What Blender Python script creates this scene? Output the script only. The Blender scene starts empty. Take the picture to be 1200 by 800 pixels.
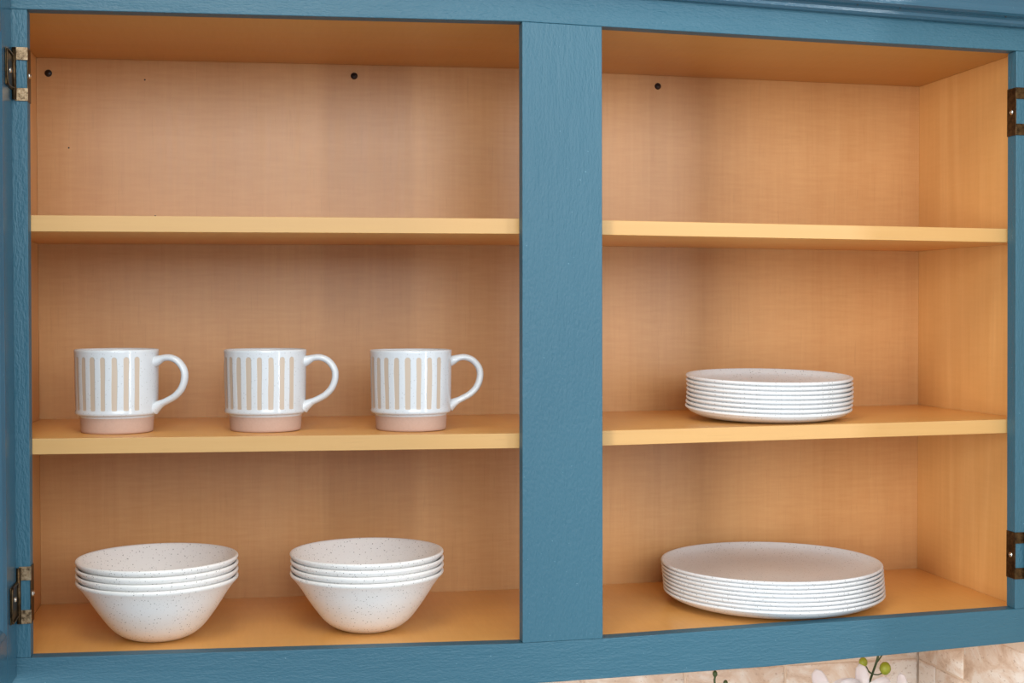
import bpy, bmesh, math, random
from mathutils import Vector, Matrix
random.seed(4)
C = bpy.context.scene.collection
SC = bpy.context.scene

# ---------------------------------------------------------------- camera
CAM = Vector((-0.31205, -1.49619, 1.77609))
YAW, PITCH, ROLL, FPX = 0.197531, -0.020622, -0.001511, 1550.0
def cam_axes():
    f = Vector((math.sin(YAW)*math.cos(PITCH), math.cos(YAW)*math.cos(PITCH), math.sin(PITCH)))
    r = Vector((math.cos(YAW), -math.sin(YAW), 0)); u = r.cross(f)
    return r*math.cos(ROLL)+u*math.sin(ROLL), u*math.cos(ROLL)-r*math.sin(ROLL), f
R_, U_, F_ = cam_axes()
cd = bpy.data.cameras.new('camera'); cam = bpy.data.objects.new('camera', cd); C.objects.link(cam)
cam.matrix_world = Matrix(((R_.x, U_.x, -F_.x, CAM.x), (R_.y, U_.y, -F_.y, CAM.y), (R_.z, U_.z, -F_.z, CAM.z), (0, 0, 0, 1)))
cd.sensor_width = 36; cd.lens = FPX/1200*36; cd.clip_start = .02; cd.clip_end = 50
SC.camera = cam

# ---------------------------------------------------------------- world, lights, exposure
w = bpy.data.worlds.new('world'); SC.world = w; w.use_nodes = True
w.node_tree.nodes['Background'].inputs[0].default_value = (0.80, 0.90, 1.0, 1)
w.node_tree.nodes['Background'].inputs[1].default_value = 0.58
def area(name, loc, target, sx, sy, power, col):
    l = bpy.data.lights.new(name, 'AREA'); l.shape = 'RECTANGLE'; l.size = sx; l.size_y = sy; l.energy = power; l.color = col
    o = bpy.data.objects.new(name, l); C.objects.link(o); o.location = loc
    o.rotation_euler = (Vector(target)-Vector(loc)).to_track_quat('-Z', 'Y').to_euler()
    return o
area('window_light_main', (0.05, -3.0, 2.55), (0, 0, 1.75), 1.9, 1.1, 37, (0.90, 0.96, 1.0))
area('window_light_right', (1.45, -2.1, 2.0), (0, 0, 1.75), 0.10, 1.2, 9, (0.92, 0.97, 1.0))
area('window_light_left', (-2.3, -2.5, 1.8), (0.3, 0.1, 1.7), 0.8, 1.4, 62, (1.0, 0.95, 0.88))
area('ceiling_lamp', (-0.40, -1.0, 2.9), (-.2, -.1, 1.8), 0.6, 0.6, 8, (1.0, 0.88, 0.72))
SC.view_settings.view_transform = 'Standard'; SC.view_settings.look = 'None'
SC.view_settings.gamma = 1; SC.view_settings.use_curve_mapping = False
SC.view_settings.exposure = 0.32
SC.cycles.max_bounces = 8; SC.cycles.diffuse_bounces = 5

# ---------------------------------------------------------------- materials
def lin(r, g, b):
    f = lambda c: (c/255/12.92) if c/255 <= .04045 else ((c/255+.055)/1.055)**2.4
    return (f(r), f(g), f(b), 1)
class N:
    def __init__(s, name):
        s.m = bpy.data.materials.new(name); s.m.use_nodes = True; s.t = s.m.node_tree
        s.b = s.t.nodes['Principled BSDF']
        s.co = s.t.nodes.new('ShaderNodeTexCoord')
    def n(s, typ, **kw):
        x = s.t.nodes.new(typ)
        for k, v in kw.items(): setattr(x, k, v)
        return x
    def l(s, a, b): s.t.links.new(a, b)
    def map(s, scale=(1, 1, 1), loc=(0, 0, 0)):
        x = s.n('ShaderNodeMapping'); s.l(s.co.outputs['Object'], x.inputs[0])
        x.inputs['Scale'].default_value = scale; x.inputs['Location'].default_value = loc
        return x.outputs[0]
    def noise(s, vec, scale, detail=3, rough=.5, dist=0):
        x = s.n('ShaderNodeTexNoise'); s.l(vec, x.inputs['Vector'])
        x.inputs['Scale'].default_value = scale; x.inputs['Detail'].default_value = detail
        x.inputs['Roughness'].default_value = rough; x.inputs['Distortion'].default_value = dist
        return x.outputs['Fac']
    def math(s, op, a, b=0, c=0, clamp=False):
        x = s.n('ShaderNodeMath', operation=op); x.use_clamp = clamp
        for i, v in enumerate((a, b, c)):
            if hasattr(v, 'links'): s.l(v, x.inputs[i])
            elif i < len(x.inputs): x.inputs[i].default_value = v
        return x.outputs[0]
    def mix(s, fac, a, b, mode='MIX'):
        x = s.n('ShaderNodeMix', data_type='RGBA', blend_type=mode)
        for i, v in ((0, fac), (6, a), (7, b)):
            if hasattr(v, 'links'): s.l(v, x.inputs[i])
            else: x.inputs[i].default_value = v
        return x.outputs[2]
    def ramp(s, fac, stops):
        x = s.n('ShaderNodeValToRGB'); s.l(fac, x.inputs[0]); e = x.color_ramp.elements
        while len(e) < len(stops): e.new(.5)
        for i, (p, c) in enumerate(stops): e[i].position = p; e[i].color = c if len(c) == 4 else (*c, 1)
        return x.outputs[0]
    def bump(s, h, strength, dist=.001, normal=None):
        x = s.n('ShaderNodeBump'); s.l(h, x.inputs['Height']); x.inputs['Strength'].default_value = strength
        x.inputs['Distance'].default_value = dist
        if normal: s.l(normal, x.inputs['Normal'])
        return x.outputs[0]
    def out(s, col=None, rough=None, normal=None, metal=0, spec=None, coat=0):
        for k, v in (('Base Color', col), ('Roughness', rough), ('Normal', normal)):
            if v is None: continue
            if hasattr(v, 'links'): s.l(v, s.b.inputs[k])
            else: s.b.inputs[k].default_value = v
        s.b.inputs['Metallic'].default_value = metal
        if spec is not None: s.b.inputs['Specular IOR Level'].default_value = spec
        s.b.inputs['Coat Weight'].default_value = coat
        return s.m

def wood(name, axis, light, dark, rough=.33, seed=0., ripple=.5, ringw=.22):
    n = N(name)
    st = {'Z': (1, 1, .045), 'X': (.045, 1, 1), 'Y': (1, .045, 1)}[axis]
    rp = {'Z': (.12, .12, 1), 'X': (1, .12, .12), 'Y': (.12, 1, .12)}[axis]
    v = n.map(st, (seed, seed*.7, seed*1.3))
    fig = n.noise(v, 9, 3, .55, .8)              # broad figure
    rings = n.math('FRACT', n.math('MULTIPLY', fig, 7.0))
    rings = n.math('POWER', n.math('ABSOLUTE', n.math('SUBTRACT', rings, .5)), 2.2)
    fine = n.noise(v, 150, 3, .65)
    pores = n.noise(v, 420, 2, .5)
    rip = n.noise(n.map(rp, (seed, 0, seed)), 190, 3, .6, .3)
    big = n.noise(n.map((1, 1, .5), (seed*2, 3, 1)), 2.2, 2)
    f = n.math('MULTIPLY', fig, .25)
    f = n.math('ADD', f, n.math('MULTIPLY', fine, .30))
    f = n.math('ADD', f, n.math('MULTIPLY', rings, ringw))
    f = n.math('ADD', f, n.math('MULTIPLY', rip, .70*ripple))
    f = n.math('ADD', f, n.math('MULTIPLY', big, .25))
    f = n.math('SUBTRACT', f, .22)
    col = n.ramp(f, [(.05, dark), (.75, light)])
    dk = n.math('GREATER_THAN', pores, .68)
    col = n.mix(n.math('MULTIPLY', dk, .10), col, (dark[0]*.6, dark[1]*.55, dark[2]*.5, 1))
    nr = n.bump(n.math('ADD', n.math('MULTIPLY', fine, .5), n.math('MULTIPLY', rip, .5)), .10, .0006)
    ro = n.math('ADD', rough-.05, n.math('MULTIPLY', fine, .12))
    return n.out(col, ro, nr)
LIGHTW, DARKW = lin(217, 170, 115), lin(189, 134, 80)
M_back = wood('maple_veneer_upright', 'Z', LIGHTW, DARKW, .36, 0)
M_side = wood('maple_veneer_side', 'Z', lin(234, 188, 124), lin(204, 148, 82), .36, 5.3, .22, .6)
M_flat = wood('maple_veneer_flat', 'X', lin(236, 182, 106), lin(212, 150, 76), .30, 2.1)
M_top_shaded = wood('maple_veneer_top_shaded', 'X', lin(200, 154, 84), lin(178, 126, 60), .34, 7.7)  # darker copy of the flat veneer, the ceiling's shade put into its colour
M_edge = wood('maple_edge_band', 'X', lin(210, 170, 112), lin(194, 150, 90), .42, 9.7, .1)

def paint(name, axis, c1, c2, rough=.5, relief=.75):
    n = N(name)
    st = {'Z': (1, 1, .16), 'X': (.16, 1, 1), 'O': (1, 1, 1)}[axis]
    br = n.noise(n.map(st), 260, 3, .6)
    br2 = n.noise(n.map(st, (3, 1, 2)), 90, 2, .5)
    stip = n.noise(n.map((1, 1, .45) if axis == 'Z' else (.45, 1, 1)), 420, 2, .5)
    big = n.noise(n.map(), 5, 3)
    col = n.mix(big, c1, c2)
    spk = n.math('GREATER_THAN', n.noise(n.map((1, 1, 1), (7, 7, 7)), 300, 2, .4), .75)
    col = n.mix(n.math('MULTIPLY', spk, .25), col, lin(150, 190, 205))
    h = n.math('ADD', n.math('MULTIPLY', br, .5), n.math('ADD', n.math('MULTIPLY', stip, .5), n.math('MULTIPLY', br2, .5)))
    return n.out(col, n.math('ADD', rough-.06, n.math('MULTIPLY', br2, .12)), n.bump(h, relief, .0020), spec=.5)
P1, P2 = lin(49, 97, 116), lin(42, 90, 110)
M_pz = paint('teal_paint_upright', 'Z', P1, P2)
M_px = paint('teal_paint_level', 'X', P1, P2)
M_door = paint('teal_paint_satin', 'O', lin(50, 92, 114), lin(44, 86, 108), .22, .22)

def ceramic(name, base, warm, rough, stripes=False, faint=False, clear=31):
    n = N(name)
    def specks(scale, th, keep, seed):
        v = n.n('ShaderNodeTexVoronoi'); n.l(n.map((1, 1, 1), (seed, seed, seed)), v.inputs['Vector'])
        v.inputs['Scale'].default_value = scale
        a = n.math('LESS_THAN', v.outputs['Distance'], th)
        sx = n.n('ShaderNodeSeparateColor'); n.l(v.outputs['Color'], sx.inputs[0])
        return n.math('MULTIPLY', a, n.math('LESS_THAN', sx.outputs[0], keep))
    s1 = specks(300, .21, .42, 1.3); s2 = specks(520, .24, .30, 4.1)
    var = n.noise(n.map(), 30, 2)
    col = n.mix(n.math('MULTIPLY', var, .5), base, warm)
    k1, k2 = (.22, .15) if (stripes or faint) else (.62, .38)
    col = n.mix(n.math('MULTIPLY', s1, k1), col, lin(92, 84, 78))
    col = n.mix(n.math('MULTIPLY', s2, k2), col, lin(120, 108, 98))
    nr = n.bump(n.noise(n.map(), 120, 2), .06, .0006)
    ro = rough
    if stripes:
        sp = n.n('ShaderNodeSeparateXYZ'); n.l(n.co.outputs['Object'], sp.inputs[0])
        x, y, z = sp.outputs
        th = n.math('ARCTAN2', y, x)                       # handle at theta 0
        STEP = math.radians(15.7)
        wob = n.math('MULTIPLY', n.math('SUBTRACT', n.noise(n.map((1, 1, .3)), 60, 1), .5), .05)
        q = n.math('DIVIDE', n.math('ADD', n.math('ADD', th, wob), math.pi+STEP/2), STEP)
        u = n.math('MULTIPLY', n.math('SUBTRACT', n.math('FRACT', q), .5), STEP*.0485)
        dz = n.math('MAXIMUM', n.math('SUBTRACT', n.math('ABSOLUTE', n.math('SUBTRACT', z, .0560)), .0285), 0)
        below = n.math('MULTIPLY', n.math('LESS_THAN', z, .05), n.math('MULTIPLY', dz, 2.5))
        d = n.math('SQRT', n.math('ADD', n.math('MULTIPLY', u, u), n.math('POWER', n.math('ADD', dz, below), 2)))
        wd = n.math('ADD', .0024, n.math('MULTIPLY', n.noise(n.map((1, 1, .5), (2, 2, 2)), 45, 1), .0012))
        m = n.math('SUBTRACT', 1, n.math('DIVIDE', n.math('SUBTRACT', d, n.math('SUBTRACT', wd, .0004)), .0008), clamp=True)
        rad = n.math('SQRT', n.math('ADD', n.math('MULTIPLY', x, x), n.math('MULTIPLY', y, y)))
        ok = n.math('MULTIPLY', n.math('GREATER_THAN', n.math('ABSOLUTE', th), math.radians(clear)), n.math('GREATER_THAN', rad, .0462))
        m = n.math('MULTIPLY', m, ok)
        m.node.name = 'stripe'
        col = n.mix(m, col, lin(196, 178, 160))
        ro = n.math('ADD', rough, n.math('MULTIPLY', m, .22))
        nr = n.bump(n.math('SUBTRACT', 1, m), .5, .0006, nr)
    return n.out(col, ro, nr, spec=.5)
M_bowl = ceramic('speckled_stoneware', lin(243, 242, 240), lin(236, 231, 226), .30)
M_plate = ceramic('speckled_stoneware_plate', lin(214, 218, 222), lin(209, 209, 208), .28)
M_mug = ceramic('white_glaze_striped', lin(212, 217, 222), lin(208, 211, 214), .12, True)
M_mugc = ceramic('white_glaze_striped_wide_gap', lin(212, 217, 222), lin(208, 211, 214), .12, True, False, 45)
M_mugp = ceramic('white_glaze', lin(212, 217, 222), lin(208, 211, 214), .14, False, True)
n = N('unglazed_pink_clay'); M_clay = n.out(n.mix(n.noise(n.map(), 400, 3), lin(200, 170, 154), lin(190, 158, 142)), .75, n.bump(n.noise(n.map(), 700, 2), .2, .0004))
n = N('aged_brass'); pat = n.noise(n.map(), 160, 4, .7)
M_brass = n.out(n.ramp(pat, [(.35, lin(42, 30, 18)), (.62, lin(92, 72, 46))]), n.math('ADD', .25, n.math('MULTIPLY', pat, .25)), n.bump(pat, .2, .0005), .85)
n = N('aged_brass_worn'); pat = n.noise(n.map(), 220, 4, .75)
M_worn = n.out(n.ramp(pat, [(.36, lin(70, 50, 30)), (.54, lin(150, 126, 96)), (.78, lin(190, 172, 145))]), .42, n.bump(pat, .3, .0006), .6)
n = N('bright_steel'); M_steel = n.out(lin(205, 200, 190), .22, None, 1)
n = N('black_cap'); M_black = n.out(n.mix(n.noise(n.map(), 300), lin(16, 13, 16), lin(34, 26, 26)), .4)
n = N('travertine'); tv = n.noise(n.map((1, 1, 1.8)), 14, 5, .65, .6); tp = n.noise(n.map((1, 1, 1.6)), 130, 4, .7)
tcol = n.ramp(tv, [(.34, lin(206, 178, 154)), (.46, lin(230, 210, 192)), (.60, lin(247, 240, 232))])
pit = n.math('GREATER_THAN', tp, .62); tcol = n.mix(n.math('MULTIPLY', pit, .5), tcol, lin(170, 138, 112))
M_trav = n.out(tcol, .5, n.bump(n.math('SUBTRACT', n.math('MULTIPLY', tv, .4), n.math('MULTIPLY', pit, .5)), .5, .0012))
n = N('sand_grout'); M_grout = n.out(n.mix(n.noise(n.map(), 300), lin(236, 218, 200), lin(222, 204, 186)), .9)
n = N('pale_stone_counter'); M_stone = n.out(n.ramp(n.noise(n.map(), 40, 5, .7), [(.35, lin(190, 180, 168)), (.6, lin(226, 220, 210))]), .25)
n = N('white_petal'); M_petal = n.out(n.mix(n.noise(n.map((1, 1, 1)), 60, 3), lin(252, 249, 250), lin(244, 236, 240)), .5)
n = N('bud_green'); M_bud = n.out(n.mix(n.noise(n.map(), 120, 2), lin(120, 140, 36), lin(176, 178, 58)), .45)
n = N('stem_green'); M_stem = n.out(n.mix(n.noise(n.map(), 80, 2), lin(44, 62, 34), lin(72, 92, 44)), .5)
n = N('leaf_green'); M_leaf = n.out(n.mix(n.noise(n.map((1, 1, .2)), 80, 2), lin(38, 78, 34), lin(60, 104, 48)), .35)
n = N('lip_yellow'); M_lip = n.out(n.mix(n.noise(n.map(), 200, 2), lin(226, 190, 90), lin(214, 130, 150)), .5)
n = N('white_glazed_pot'); M_pot = n.out(lin(232, 230, 226), .2)
n = N('bark_chips'); M_bark = n.out(n.mix(n.noise(n.map(), 120, 3), lin(80, 56, 36), lin(120, 88, 58)), .9, n.bump(n.noise(n.map(), 120, 3), .8, .004))

# ---------------------------------------------------------------- builders
def link(name, bm, m, parent=None, smooth=False):
    bmesh.ops.recalc_face_normals(bm, faces=bm.faces)
    me = bpy.data.meshes.new(name); bm.to_mesh(me); bm.free()
    for mm in (m if isinstance(m, (list, tuple)) else [m]): me.materials.append(mm)
    for p in me.polygons: p.use_smooth = smooth
    o = bpy.data.objects.new(name, me); C.objects.link(o)
    if parent: o.parent = parent
    return o
def tag(o, label=None, cat=None, group=None, kind=None):
    for k, v in (('label', label), ('category', cat), ('group', group), ('kind', kind)):
        if v: o[k] = v
    return o
def empty(name, loc, label=None, cat=None, group=None, rz=0, kind=None):
    o = bpy.data.objects.new(name, None); C.objects.link(o); o.location = loc; o.rotation_euler.z = rz
    o.empty_display_size = .02
    return tag(o, label, cat, group, kind)
def bevel(bm, w, seg=2):
    bmesh.ops.bevel(bm, geom=[e for e in bm.edges if e.calc_face_angle(0) > .5], offset=w, segments=seg, profile=.5, affect='EDGES', clamp_overlap=True)
def box(lo, hi, bev=0, seg=2, bm=None):
    new = bm is None; bm = bm or bmesh.new()
    vs = [bm.verts.new((x, y, z)) for x in (lo[0], hi[0]) for y in (lo[1], hi[1]) for z in (lo[2], hi[2])]
    for f in ((0, 1, 3, 2), (4, 6, 7, 5), (0, 4, 5, 1), (2, 3, 7, 6), (0, 2, 6, 4), (1, 5, 7, 3)): bm.faces.new([vs[i] for i in f])
    if bev and new: bmesh.ops.recalc_face_normals(bm, faces=bm.faces); bevel(bm, bev, seg)
    return bm
def loft(secs, bev=0):
    """closed solid through cross-sections, each a list of the same number of points"""
    bm = bmesh.new(); rows = [[bm.verts.new(p) for p in s] for s in secs]; k = len(secs[0])
    for a, b in zip(rows, rows[1:]):
        for i in range(k): bm.faces.new((a[i], a[(i+1) % k], b[(i+1) % k], b[i]))
    bm.faces.new(rows[0]); bm.faces.new(rows[-1][::-1])
    bmesh.ops.recalc_face_normals(bm, faces=bm.faces)
    if bev: bevel(bm, bev)
    return bm
def board(nodes, y0, y1, bev=.0012):
    """nodes: (x, z_low_front, z_high_front, z_low_back, z_high_back)"""
    return loft([[(x, y0, a), (x, y0, b), (x, y1, d), (x, y1, c)] for x, a, b, c, d in nodes], bev)
def interp(t, x):
    if x <= t[0][0]: return t[0][1]
    for (a, p), (b, q) in zip(t, t[1:]):
        if x <= b: return p+(q-p)*(x-a)/(b-a)
    return t[-1][1]
def lathe(prof, seg=96, fn=None, bm=None, mats=None):
    bm = bm or bmesh.new(); rows = []
    for r, z in prof:
        if r < 1e-6: rows.append([bm.verts.new((0, 0, z))])
        else: rows.append([bm.verts.new((r*math.cos(2*math.pi*i/seg), r*math.sin(2*math.pi*i/seg), z)) for i in range(seg)])
    for j, (a, b) in enumerate(zip(rows, rows[1:])):
        for i in range(seg):
            q = (i+1) % seg
            if len(a) == 1 and len(b) == 1: continue
            if len(a) == 1: f = bm.faces.new((a[0], b[q], b[i]))
            elif len(b) == 1: f = bm.faces.new((a[i], a[q], b[0]))
            else: f = bm.faces.new((a[i], a[q], b[q], b[i]))
            if mats: f.material_index = mats[j]
    if fn:
        for v in bm.verts: v.co = fn(v.co)
    return bm
def smoothp(pts, sub=4):
    out = []
    for i in range(len(pts)-1):
        p0, p1, p2, p3 = pts[max(i-1, 0)], pts[i], pts[i+1], pts[min(i+2, len(pts)-1)]
        for k in range(sub):
            t = k/sub
            out.append(tuple(.5*((2*b)+(-a+c)*t+(2*a-5*b+4*c-d)*t*t+(-a+3*b-3*c+d)*t**3) for a, b, c, d in zip(p0, p1, p2, p3)))
    out.append(tuple(pts[-1])); return out
def sweep(path, radii, side=Vector((0, 1, 0)), seg=16, bm=None, cap=True):
    """tube with elliptical section; radii = (in-plane, out-of-plane) per point"""
    bm = bm or bmesh.new(); rows = []; P = [Vector(p) for p in path]
    for i, p in enumerate(P):
        t = (P[min(i+1, len(P)-1)]-P[max(i-1, 0)]).normalized()
        s = side if abs(t.dot(side)) < .95 else Vector((1, 0, 0))
        nrm = t.cross(s).normalized(); sd = nrm.cross(t).normalized(); a, b = radii[i]
        rows.append([bm.verts.new(p+nrm*a*math.cos(2*math.pi*k/seg)+sd*b*math.sin(2*math.pi*k/seg)) for k in range(seg)])
    for a, b in zip(rows, rows[1:]):
        for k in range(seg): bm.faces.new((a[k], a[(k+1) % seg], b[(k+1) % seg], b[k]))
    if cap: bm.faces.new(rows[0]); bm.faces.new(rows[-1][::-1])
    return bm
def copy_tree(o, parent=None):
    c = o.copy(); C.objects.link(c)
    if parent: c.parent = parent
    for ch in list(o.children): copy_tree(ch, c)
    return c

# ---------------------------------------------------------------- setting: tiled walls behind and right, counter
YB, XW = .343, .684
def tiled(name, horiz, u0, u1, z0, z1, phase, outward, fixed):
    root = None
    if horiz == 'X': bm = box((u0, fixed+.0012, .85), (u1+.11, fixed+.12, 2.75))
    else: bm = box((fixed+.0012, u0, .85), (fixed+.12, u1, 2.75))
    wall = tag(link(name, bm, M_grout), kind='structure')
    L, H, G = .156, .0775, .0032
    kinds = []
    for k in range(3):
        if horiz == 'X': bm = box((-L/2+G/2, 0, -H/2+G/2), (L/2-G/2, .011, H/2-G/2), .0022, 2)
        else: bm = box((0, -L/2+G/2, -H/2+G/2), (.011, L/2-G/2, H/2-G/2), .0022, 2)
        for v in bm.verts: v.co += Vector((random.uniform(-.0005, .0005), random.uniform(-.0003, .0003), random.uniform(-.0005, .0005)))
        me = link('tile', bm, M_trav, None, True); C.objects.unlink(me); kinds.append(me.data); bpy.data.objects.remove(me)
    row = 0; z = z1
    while z > z0+.01:
        c = phase[row % 2]
        while c-L/2 < u0: c += L
        while c+L/2 <= u1+.001:
            o = bpy.data.objects.new('tile', random.choice(kinds)); C.objects.link(o); o.parent = wall
            dd = random.uniform(-.0006, .0006)
            o.location = (c, fixed+dd-.001, z-H/2) if horiz == 'X' else (fixed+dd-.001, c, z-H/2)
            c += L
        # cut tiles at the far end so that the corner is closed
        rest = u1-(c-L/2)
        if horiz == 'X' and rest > .02:
            o = link('tile', box((c-L/2+G/2, fixed-.001, z-H+G/2), (u1-.001, fixed+.010, z-G/2), .0022), M_trav, wall, True)
        if horiz == 'Y' and rest > .02:
            o = link('tile', box((fixed-.001, c-L/2+G/2, z-H+G/2), (fixed+.010, u1-.001, z-G/2), .0022), M_trav, wall, True)
        z -= H; row += 1
    return wall
# courses: a joint at z = 1.2545 on both walls
ZT = 1.2545+.0775
tiled('wall_back', 'X', -1.30, XW, .93, ZT, (.545-.156*10+.078, .47-.156*10+.078), -1, YB)
tiled('wall_right', 'Y', -.50, YB-.002, .93, ZT, (.213-.156*3-.078, .29-.156*4+.078), -1, XW)
link('countertop', box((-.9, -.30, .885), (XW-.002, YB-.003, .925), .004), M_stone)
tag(bpy.data.objects['countertop'], 'pale stone countertop below the wall cabinet', 'countertop')

# ---------------------------------------------------------------- the wall cabinet
cab = empty('wall_cabinet', (0, 0, 0), 'open teal painted wall cabinet with maple veneer interior and two bays', 'cabinet')
XL, XR, FT, YI = -.5773, .662, .019, .3055
top_low = [(-.60, 2.1018), (-.5413, 2.1028), (0, 2.1126), (.0948, 2.1107), (.6274, 2.1024), (.681, 2.1014)]
bot_up = [(-.60, 1.4072), (-.5434, 1.4059), (-.0005, 1.3942), (.0958, 1.3949), (.6305, 1.4054), (.681, 1.4064)]
bot_lo = [(-.60, 1.3460), (0, 1.3462), (.3018, 1.3505), (.6432, 1.3633), (.681, 1.3650)]
ceil_z = [(-.60, 2.1072), (-.5751, 2.1075), (.0491, 2.1155), (.1798, 2.1135), (.6612, 2.1099), (.681, 2.1098)]
floor_z = [(-.60, 1.3997), (-.5795, 1.3995), (.048, 1.3928), (.1797, 1.3940), (.6622, 1.3981), (.681, 1.3982)]
xs = sorted({x for x, _ in top_low})
link('top_rail', loft([[(x, 0, z+.0001), (x, 0, 2.19), (x, FT, 2.19), (x, FT, z+.0001)] for x, z in top_low], .0008), M_px, cab)
xs = sorted({x for x, _ in bot_up} | {x for x, _ in bot_lo})
link('bottom_rail', loft([[(x, 0, interp(bot_lo, x)), (x, 0, interp(bot_up, x)), (x, FT, interp(bot_up, x)), (x, FT, interp(bot_lo, x))] for x in xs], .0008), M_px, cab)
def stile(xt0, xt1, xb0, xb1):
    p = [(xb0, interp(bot_up, xb0)+.0001), (xb1, interp(bot_up, xb1)+.0001), (xt1, interp(top_low, xt1)-.0001), (xt0, interp(top_low, xt0)-.0001)]
    link('stile', loft([[(x, y, z) for x, z in p] for y in (0, FT)], .0008), M_pz, cab)
stile(-.60, -.5413, -.60, -.5434); stile(0, .0948, -.0005, .0958); stile(.6274, .681, .6305, .681)
Y0 = FT+.0004
cz = lambda x: interp(ceil_z, x)
fz = lambda x: interp(floor_z, x)
link('top_panel', board([(x, cz(x), cz(x)+.018, cz(x), cz(x)+.018) for x in (XL, .0491, .1798, XR)], Y0, YI), M_top_shaded, cab)
link('bottom_panel', board([(x, fz(x)-.018, fz(x), fz(x)-.018, fz(x)) for x in (XL, .048, .1797, XR)], Y0, YI), M_flat, cab)
link('side_panel', box((XL-.018, Y0, 1.37), (XL-.0002, .335, 2.15)), M_side, cab)
link('side_panel', box((XR+.0002, Y0, 1.37), (XR+.018, .335, 2.15)), M_side, cab)
link('back_panel', box((XL, YI+.0003, 1.37), (XR, YI+.0063, 2.15)), M_back, cab)
# shelves: veneered board with a lighter solid edge band in front
def shelf(front, back):
    xn = [XL+.0008, 0, .1024, XR-.0008]
    yb = YI-.0006
    sh = link('shelf', board([(x, a, b, c, d) for x, (a, b), (c, d) in zip(xn, front, back)], .0238, yb, .0003), M_flat, cab)
    link('edge_band', board([(x, a, b, a, b) for x, (a, b) in zip(xn, front)], .0215, .0238, .0005), M_edge, sh)
    return sh
shelf([(1.8668, 1.8844), (1.8700, 1.8879), (1.8700, 1.8872), (1.8656, 1.8828)],
      [(1.8676, 1.8852), (1.8712, 1.8890), (1.8716, 1.8890), (1.8679, 1.8855)])
shelf([(1.6238, 1.6412), (1.6189, 1.6364), (1.6197, 1.6375), (1.6249, 1.6422)],
      [(1.6236, 1.6409), (1.6198, 1.6373), (1.6210, 1.6382), (1.6239, 1.6412)])
# mounting screws with dark caps in the back panel
def dome(r, h, seg=20):
    return lathe([(0, h), (r*.45, h*.93), (r*.8, h*.6), (r, 0), (r*1.0, -.0002), (0, -.0002)][::-1], seg)
for x, z in ((-.5625, 2.0885), (-.1685, 2.0982), (.2597, 2.0982)):
    bm = dome(.0047, .0026); bmesh.ops.create_cone(bm, cap_ends=True, segments=12, radius1=.0016, radius2=.0016, depth=.0008, matrix=Matrix.Translation((0, 0, .0027)))
    o = link('screw', bm, M_black, cab, True); o.location = (x, YI, z); o.rotation_euler = (math.pi/2, 0, 0)
for x, z in ((-.4300, 1.9060), (-.4420, 2.0840), (-.5380, 1.9930)):     # tiny pin holes
    o = link('pin_hole', dome(.0011, .0003, 10), M_black, cab, True); o.location = (x, YI, z); o.rotation_euler = (math.pi/2, 0, 0)
# crown moulding
mz = lambda x: 2.1427-.0302*(x-.21)
prof = [(0, 0), (-.009, 0), (-.0125, .0025), (-.0130, .0060), (-.0160, .0078), (-.0250, .0085), (-.0290, .0105), (-.0300, .0135),
        (-.0305, .0180), (-.0325, .0240), (-.0360, .0310), (-.0410, .0380), (-.0480, .0430), (-.0540, .0450), (-.0560, .0480), (-.0560, .0600), (0, .0600)]
link('crown_moulding', loft([[(x, y-.0002, mz(x)+z) for y, z in prof] for x in (-.62, .04, .683)]), M_door, cab, False)
bm = bmesh.new()
for x in (.305, .405, .46, .60):
    bmesh.ops.create_uvsphere(bm, u_segments=8, v_segments=6, radius=.0012, matrix=Matrix.Translation((x, -.0205, mz(x)+.0083)))
tag(link('nail_dimple', bm, M_black, cab, True), kind='stuff')  # black beads standing in for the nail dimples

# hinges: leaf round the stile's inner edge, two wraps over its face, knuckle and door plate
def hinge(side, z0, z1, xin, xout, worn):
    h = empty('hinge', (0, 0, 0)); h.parent = cab
    s = side  # +1: stile lies on the +x side of its opening (right), -1: left
    T = .0011; a = xin-s*T; H = (z1-z0)
    lo, hi = sorted((a, xin-s*.0001)); link('hinge_leaf', box((lo, -.0010, z0), (hi, FT-.0005, z1), .0004), M_brass, h)
    for q0, q1 in ((z0, z0+H*.24), (z1-H*.24, z1)):
        lo, hi = sorted((a, xout)); link('hinge_wrap', box((lo, -.0013, q0), (hi, -.0001, q1), .0004), M_worn if worn else M_brass, h)
    bm = dome(.0035, .0018, 16); bmesh.ops.create_cube(bm, size=1, matrix=Matrix.Translation((0, 0, .0017)) @ Matrix.Diagonal((.0034, .0007, .0004, 1)))
    o = link('screw', bm, M_steel, h, True); o.location = (a, .0085, (z0+z1)/2); o.rotation_euler = (0, -s*math.pi/2, 0)
    # knuckle pin along the outer edge
    path = [(xout, -.0035, z0+.001), (xout, -.0035, z1-.001)]
    link('hinge_knuckle', sweep(path, [(.0024, .0024)]*2, Vector((0, 1, 0)), 14), M_brass, h, True)
    return h
HL = [(2.0049, 2.0621), (1.4432, 1.505)]
for z0, z1 in HL:
    h = hinge(-1, z0, z1, -.5418 if z0 > 1.8 else -.5432, -.5545, True)
for z0, z1 in ((1.9979, 2.0571), (1.443, 1.502)):
    h = hinge(1, z0, z1, .6276 if z0 > 1.8 else .6303, .6440, False)

# left door, swung open a little past a right angle: frame-and-panel
door = empty('door', (-.5568, -.0045, 0)); door.parent = cab; door.rotation_euler.z = math.radians(-.15)
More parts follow.
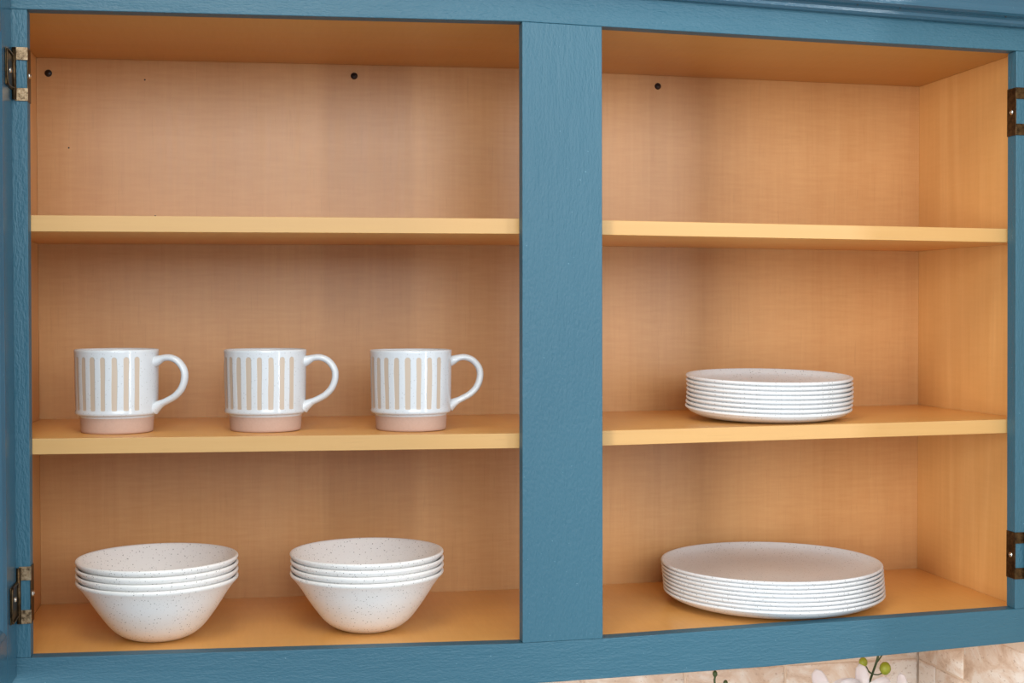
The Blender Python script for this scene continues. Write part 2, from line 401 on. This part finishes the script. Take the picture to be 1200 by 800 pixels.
# local: -y runs away from the hinge, inner face at x=0, thickness towards -x
DW, ZD0, ZD1, DT, SW = .60, 1.388, 2.133, .019, .056
link('door_stile', box((-DT, -SW, ZD0), (0, 0, ZD1), .0012), M_door, door)
link('door_stile', box((-DT, -DW, ZD0), (0, -DW+SW, ZD1), .0012), M_door, door)
link('door_rail', box((-DT, -DW+SW, ZD0), (0, -SW, ZD0+.058), .0012), M_door, door)
link('door_rail', box((-DT, -DW+SW, ZD1-.066), (0, -SW, ZD1), .0012), M_door, door)
pz0, pz1, py0, py1 = ZD0+.058, ZD1-.066, -DW+SW, -SW
bm = bmesh.new()
def ringv(ins, x): return [bm.verts.new((x, y, z)) for y, z in ((py0+ins, pz0+ins), (py1-ins, pz0+ins), (py1-ins, pz1-ins), (py0+ins, pz1-ins))]
rr = [ringv(0, -.0005), ringv(.004, -.003), ringv(.008, -.0085), ringv(.040, -.0060), ringv(.044, -.0040), ]
for a_, b_ in zip(rr, rr[1:]):
    for i in range(4): bm.faces.new((a_[i], a_[(i+1) % 4], b_[(i+1) % 4], b_[i]))
bm.faces.new(rr[-1])
bk = ringv(0, -.015)
for i in range(4): bm.faces.new((rr[0][i], bk[i], bk[(i+1) % 4], rr[0][(i+1) % 4]))
bm.faces.new(bk)
link('door_panel', bm, M_door, door)
for z0, z1 in HL:      # bent door plates of the hinges
    zc = (z0+z1)/2; q0, q1 = z0+.0105, z1-.0085
    if z0 < 1.8: q0, q1 = z0+.0085, z1-.0145
    bm = box((.0001, -.040, q0), (.0016, -.002, q1), .0006)
    link('door_plate', bm, M_brass, door)
    pth = smoothp([(.0024, -.004, q1-.002), (.0026, -.034, q1-.001), (.0026, -.0405, q1-.007), (.0026, -.0405, q0+.007), (.0026, -.034, q0+.001), (.0024, -.004, q0+.002)], 4)
    link('plate_rim', sweep(pth, [(.0010, .0010)]*len(pth), Vector((1, 0, 0)), 8), M_brass, door, True)
    o = link('screw', dome(.0032, .0018, 14), M_steel, door, True); o.location = (.0017, -.017, zc); o.rotation_euler = (0, math.pi/2, 0)

# ---------------------------------------------------------------- mugs
MZ = 1.0
def shelf2_z(x, y):
    fr = [(XL, 1.6412), (0, 1.6364), (.1024, 1.6375), (XR, 1.6422)]; bk = [(XL, 1.6409), (0, 1.6373), (.1024, 1.6382), (XR, 1.6412)]
    t = (y-.022)/(YI-.022); return interp(fr, x)*(1-t)+interp(bk, x)*t
def floor_zz(x): return interp(floor_z, x)
def make_mug():
    root = empty('mug', (0, 0, 0))
    pr = [(.0424, .0203), (.0455, .0204), (.0470, .0209), (.0479, .0222), (.0480, .0240), (.0474, .0262), (.0474, .030), (.0478, .045), (.0481, .060), (.0483, .075), (.0484, .0895),
          (.0486, .0925), (.0487, .0943), (.0481, .0956), (.0468, .0960), (.0455, .0953), (.0448, .0930), (.0446, .080), (.0444, .040), (.0436, .020), (.040, .0115), (.030, .0085), (0, .008)]
    link('body', lathe(pr, 128), M_mug, root, True)
    b = [(0, .0015), (.034, .0015), (.037, .0002), (.0400, 0), (.0412, .0008), (.0416, .0030), (.0427, .0185), (.0429, .0204), (.041, .0204)]
    link('foot', lathe(b, 96), M_clay, root, True)
    pth = smoothp([(.0450, 0, .0815), (.0500, 0, .0826), (.0580, 0, .0856), (.0670, 0, .0858), (.0760, 0, .0815), (.0828, 0, .0720), (.0835, 0, .0610), (.0795, 0, .0500), (.0715, 0, .0415), (.0620, 0, .0362), (.0540, 0, .0325), (.0480, 0, .0290), (.0450, 0, .0270)], 5)
    rad = []
    for p in pth:
        e = max(0, 1-(p[0]-.0450)/.013)
        rad.append((.0040+.0040*e**1.4, .0064+.0030*e**1.4))
    link('handle', sweep(pth, rad, Vector((0, 1, 0)), 20), M_mugp, root, True)
    return root
mug = make_mug()
for i, (x, y, rz, s, lab) in enumerate([
        (-.4608, .0990, -18, .975, 'white striped mug with pink clay foot, leftmost of three, handle turned slightly forward'),
        (-.2912, .1010, -13, .995, 'white striped mug with pink clay foot, middle of the three in a row'),
        (-.1189, .0900, 0, 1.01, 'white striped mug with pink clay foot, rightmost of three, nearest the centre stile')]):
    o = mug if i == 0 else copy_tree(mug)
    o.location = (x, y, shelf2_z(x, y)+.0003); o.rotation_euler.z = math.radians(rz); o.scale = (s, s, 1.0)
    tag(o, lab, 'mug', 'striped mugs on the middle shelf')
    if i == 2:
        for ch in o.children:
            if ch.name.startswith('body'): ch.material_slots[0].link = 'OBJECT'; ch.material_slots[0].material = M_mugc

# ---------------------------------------------------------------- bowls
bp = smoothp([(0, .0008), (.020, .0006), (.0285, .0002), (.0345, .0014), (.0440, .0060), (.0540, .0145), (.0640, .0275), (.0725, .0400), (.0800, .0520), (.0865, .0610), (.0905, .0655)], 3) \
   + [(.0921, .0672), (.0927, .0688), (.0925, .0702), (.0917, .0711), (.0905, .0712), (.0893, .0704)] \
   + smoothp([(.0878, .0680), (.0830, .0612), (.0760, .0505), (.0685, .0390), (.0600, .0262), (.0500, .0150), (.0400, .0095), (.0280, .0076), (0, .0072)], 3)
def make_bowl(): return link('bowl', lathe(bp, 128), M_bowl, None, True)
ORD = {4: ['bottom', 'second from the bottom', 'second from the top', 'top']}
for sx, sy, where, grp in ((-.4165, .1040, 'left bowl stack beside the left hinge', 'bowls in the left stack'), (-.1708, .1085, 'right bowl stack nearer the centre stile', 'bowls in the right stack')):
    for k in range(4):
        if k == 0 and where.startswith('left'): o = proto = make_bowl()
        else: o = proto.copy(); C.objects.link(o)
        o.location = (sx+random.uniform(-.0006, .0006)*(k > 0), sy+random.uniform(-.0005, .0005)*(k > 0), floor_zz(sx)+.0003+k*.0078)
        o.rotation_euler = (0, 0, random.uniform(0, 6.28))
        tag(o, 'speckled white bowl, %s of the %s' % (ORD[4][k], where), 'bowl', grp)

# ---------------------------------------------------------------- plates
def plate_mesh(R, foot, H, skew):
    t = .0032; w_ = R-foot
    s = [(0, .0010), (foot*.55, .0008), (foot-.006, .0006), (foot-.003, 0), (foot+.002, 0), (foot+w_*.35, H*.10), (foot+w_*.65, H*.30), (foot+w_*.86, H*.56), (R-.0026, H*.745)]
    pr = smoothp(s, 3)+[(R-.0010, H-.0036), (R-.0002, H-.0027), (R, H-.0018), (R-.0003, H-.0009), (R-.0011, H-.0001), (R-.0022, H), (R-.0034, H-.0009)]
    i = [(R-.0056, H*.84), (foot+w_*.76, H*.45+t*.86), (foot+w_*.55, H*.23+t*.95), (foot+w_*.3, H*.08+t), (foot, t+.0002), (foot*.5, t), (0, t)]
    pr += smoothp(i, 3)
    fn = lambda c: Vector((c.x, c.y, c.z+skew*c.y*(math.hypot(c.x, c.y)/R)**2.5*(1 if c.y > -9 else 1)))
    return lathe(pr, 128, fn)
NTH = ['lowest', 'second from the bottom', 'third from the bottom', 'fourth from the bottom', 'fourth from the top', 'third from the top', 'second from the top', 'topmost']
def stack(x, y, z, R, foot, H, skew, step, offs, what, grp):
    base = None
    for k in range(8):
        if k == 0: o = base = link('plate', plate_mesh(R, foot, H, skew), M_plate, None, True)
        else: o = base.copy(); C.objects.link(o)
        o.location = (x+offs[k][0], y+offs[k][1], z+.0003+k*step)
        o.rotation_euler.z = 0 if skew else random.uniform(0, 6.28)
        tag(o, what % NTH[k], 'plate', grp)
stack(.3655, .1450, floor_zz(.36), .1440, .092, .0185, 0, .0052,
      [(.0022, 0), (.0018, 0), (.0013, 0), (.0008, 0), (.0003, 0), (-.0002, 0), (-.0007, 0), (-.0012, 0)],
      'large speckled white dinner plate, %s in the stack on the cabinet floor', 'dinner plates on the cabinet floor')
stack(.3530, .1251, shelf2_z(.353, .125), .1070, .062, .0175, .045, .0056,
      [(-.0010, 0), (-.0004, 0), (.0003, 0), (.0006, 0), (.0008, 0), (.0006, 0), (.0001, 0), (0, 0)],
      'small speckled white side plate, %s in the stack on the middle shelf', 'side plates on the middle shelf')

# ---------------------------------------------------------------- potted orchid on the counter
orc = empty('potted_orchid', (.44, .16, .9255), 'white orchid with green buds in front of the travertine backsplash', 'plant')
def rel(p): return Vector(p)-Vector((.44, .16, .9255))
pot = lathe([(0, 0), (.045, 0), (.048, .003), (.060, .10), (.062, .115), (.060, .118), (.056, .115), (.053, .095), (0, .092)], 48)
link('pot', pot, M_pot, orc, True)
link('bark', lathe([(0, .106), (.03, .104), (.05, .100), (.0545, .098)][::-1], 32, lambda c: c+Vector((0, 0, random.uniform(-.002, .002)))), M_bark, orc)
def leaf(L, W, ang, lift):
    bm = bmesh.new(); nS, nW = 10, 4; rows = []
    for i in range(nS+1):
        t = i/nS; w_ = W*math.sin(math.pi*min(1, t*.93+.07))**.7; x = L*t; z = lift*math.sin(t*2.0)-L*.35*t*t
        rows.append([bm.verts.new((x, w_*(j/nW*2-1), z+abs(j/nW*2-1)*.008)) for j in range(nW+1)])
    for a, b in zip(rows, rows[1:]):
        for j in range(nW): bm.faces.new((a[j], a[j+1], b[j+1], b[j]))
    bmesh.ops.solidify(bm, geom=bm.faces[:], thickness=.002)
    for v in bm.verts: v.co = Matrix.Rotation(ang, 3, 'Z') @ v.co+Vector((0, 0, .106))
    link('leaf', bm, M_leaf, orc, True)
for a, L in ((-2.9, .15), (-.3, .16), (1.0, .11), (-1.3, .13), (2.4, .10)): leaf(L, .028, a, .05)
def stem(pts, r, name='stem'):
    q = smoothp([tuple(rel(p)) for p in pts], 6)
    return link(name, sweep(q, [(r, r)]*len(q), Vector((0, 1, 0)), 8), M_stem, orc, True)
stem([(.445, .160, 1.02), (.462, .158, 1.10), (.488, .155, 1.19), (.503, .157, 1.245), (.5110, .154, 1.278), (.5138, .152, 1.2893), (.5190, .152, 1.303), (.5224, .152, 1.315), (.5240, .154, 1.332)], .0016)
stem([(.5190, .152, 1.303), (.5240, .152, 1.309), (.5290, .153, 1.3145), (.534, .154, 1.318)], .0010)
stem([(.5138, .152, 1.2893), (.5080, .151, 1.2935), (.5045, .150, 1.2990), (.5025, .150, 1.302)], .0011)
stem([(.5138, .152, 1.2893), (.5210, .150, 1.2885), (.5270, .150, 1.2905)], .0009)
stem([(.435, .160, 1.02), (.40, .160, 1.12), (.34, .158, 1.21), (.300, .152, 1.262), (.2895, .150, 1.288), (.2893, .150, 1.299)], .0014)
stem([(.2965, .151, 1.270), (.3020, .150, 1.280), (.3037, .150, 1.287)], .0010)
def bud(p, r, h, m=None, tilt=0):
    bm = lathe([(0, -h), (r*.5, -h*.85), (r*.9, -h*.4), (r, 0), (r*.88, h*.45), (r*.5, h*.85), (0, h)], 20)
    o = link('bud', bm, m or M_bud, orc, True); o.location = rel(p); o.rotation_euler = (0, tilt, 0)
bud((.4995, .150, 1.3065), .0058, .0070); bud((.5315, .150, 1.2965), .0078, .0092, None, .1)
bud((.2893, .150, 1.3025), .0032, .0046, M_stem); bud((.3040, .150, 1.2895), .0032, .0042, M_stem)
def flower(p, sc, rz, rx, roll):
    fl = empty('flower', rel(p)); fl.parent = orc; fl.rotation_euler = (rx, roll, rz); fl.scale = (sc, sc, sc)
    for nm, ang, L, W in (('sepal', 90+8, .044, .011), ('petal', 160, .042, .026), ('petal', 18, .042, .026), ('sepal', 235, .040, .012), ('sepal', 305, .040, .012)):
        bm = bmesh.new(); rows = []; nS, nW = 12, 6
        for i in range(nS+1):
            t = i/nS; wd = W*(math.sin(math.pi*min(1, .06+t*.94))**.4)*(1-.3*(1-t))
            rows.append([bm.verts.new((L*t, -.010*math.sin(t*2.6)+.004*(1-abs(j/nW*2-1))*math.sin(t*3)+.0006*math.sin(t*4+j*.6), wd*(j/nW*2-1))) for j in range(nW+1)])
        for a, b in zip(rows, rows[1:]):
            for j in range(nW): bm.faces.new((a[j], a[j+1], b[j+1], b[j]))
        bmesh.ops.solidify(bm, geom=bm.faces[:], thickness=.0007)
        M = Matrix.Rotation(-math.radians(ang), 3, 'Y')
        off = {'petal': -.002, 'sepal': .001}[nm]
        for v in bm.verts: v.co = M @ v.co+Vector((0, off, 0))
        link(nm, bm, M_petal, fl, True)
    bm = lathe([(0, -.012), (.005, -.009), (.0075, -.002), (.006, .005), (.0025, .008), (0, .008)], 16)
    o = link('lip', bm, M_lip, fl, True); o.location = (0, -.008, -.004); o.rotation_euler = (.7, 0, 0)
flower((.486, .135, 1.2625), 1.15, .12, .1, math.radians(2))
flower((.448, .150, 1.256), 1.12, -.3, .05, math.radians(-12))
flower((.541, .142, 1.246), 1.12, .3, .1, math.radians(10))
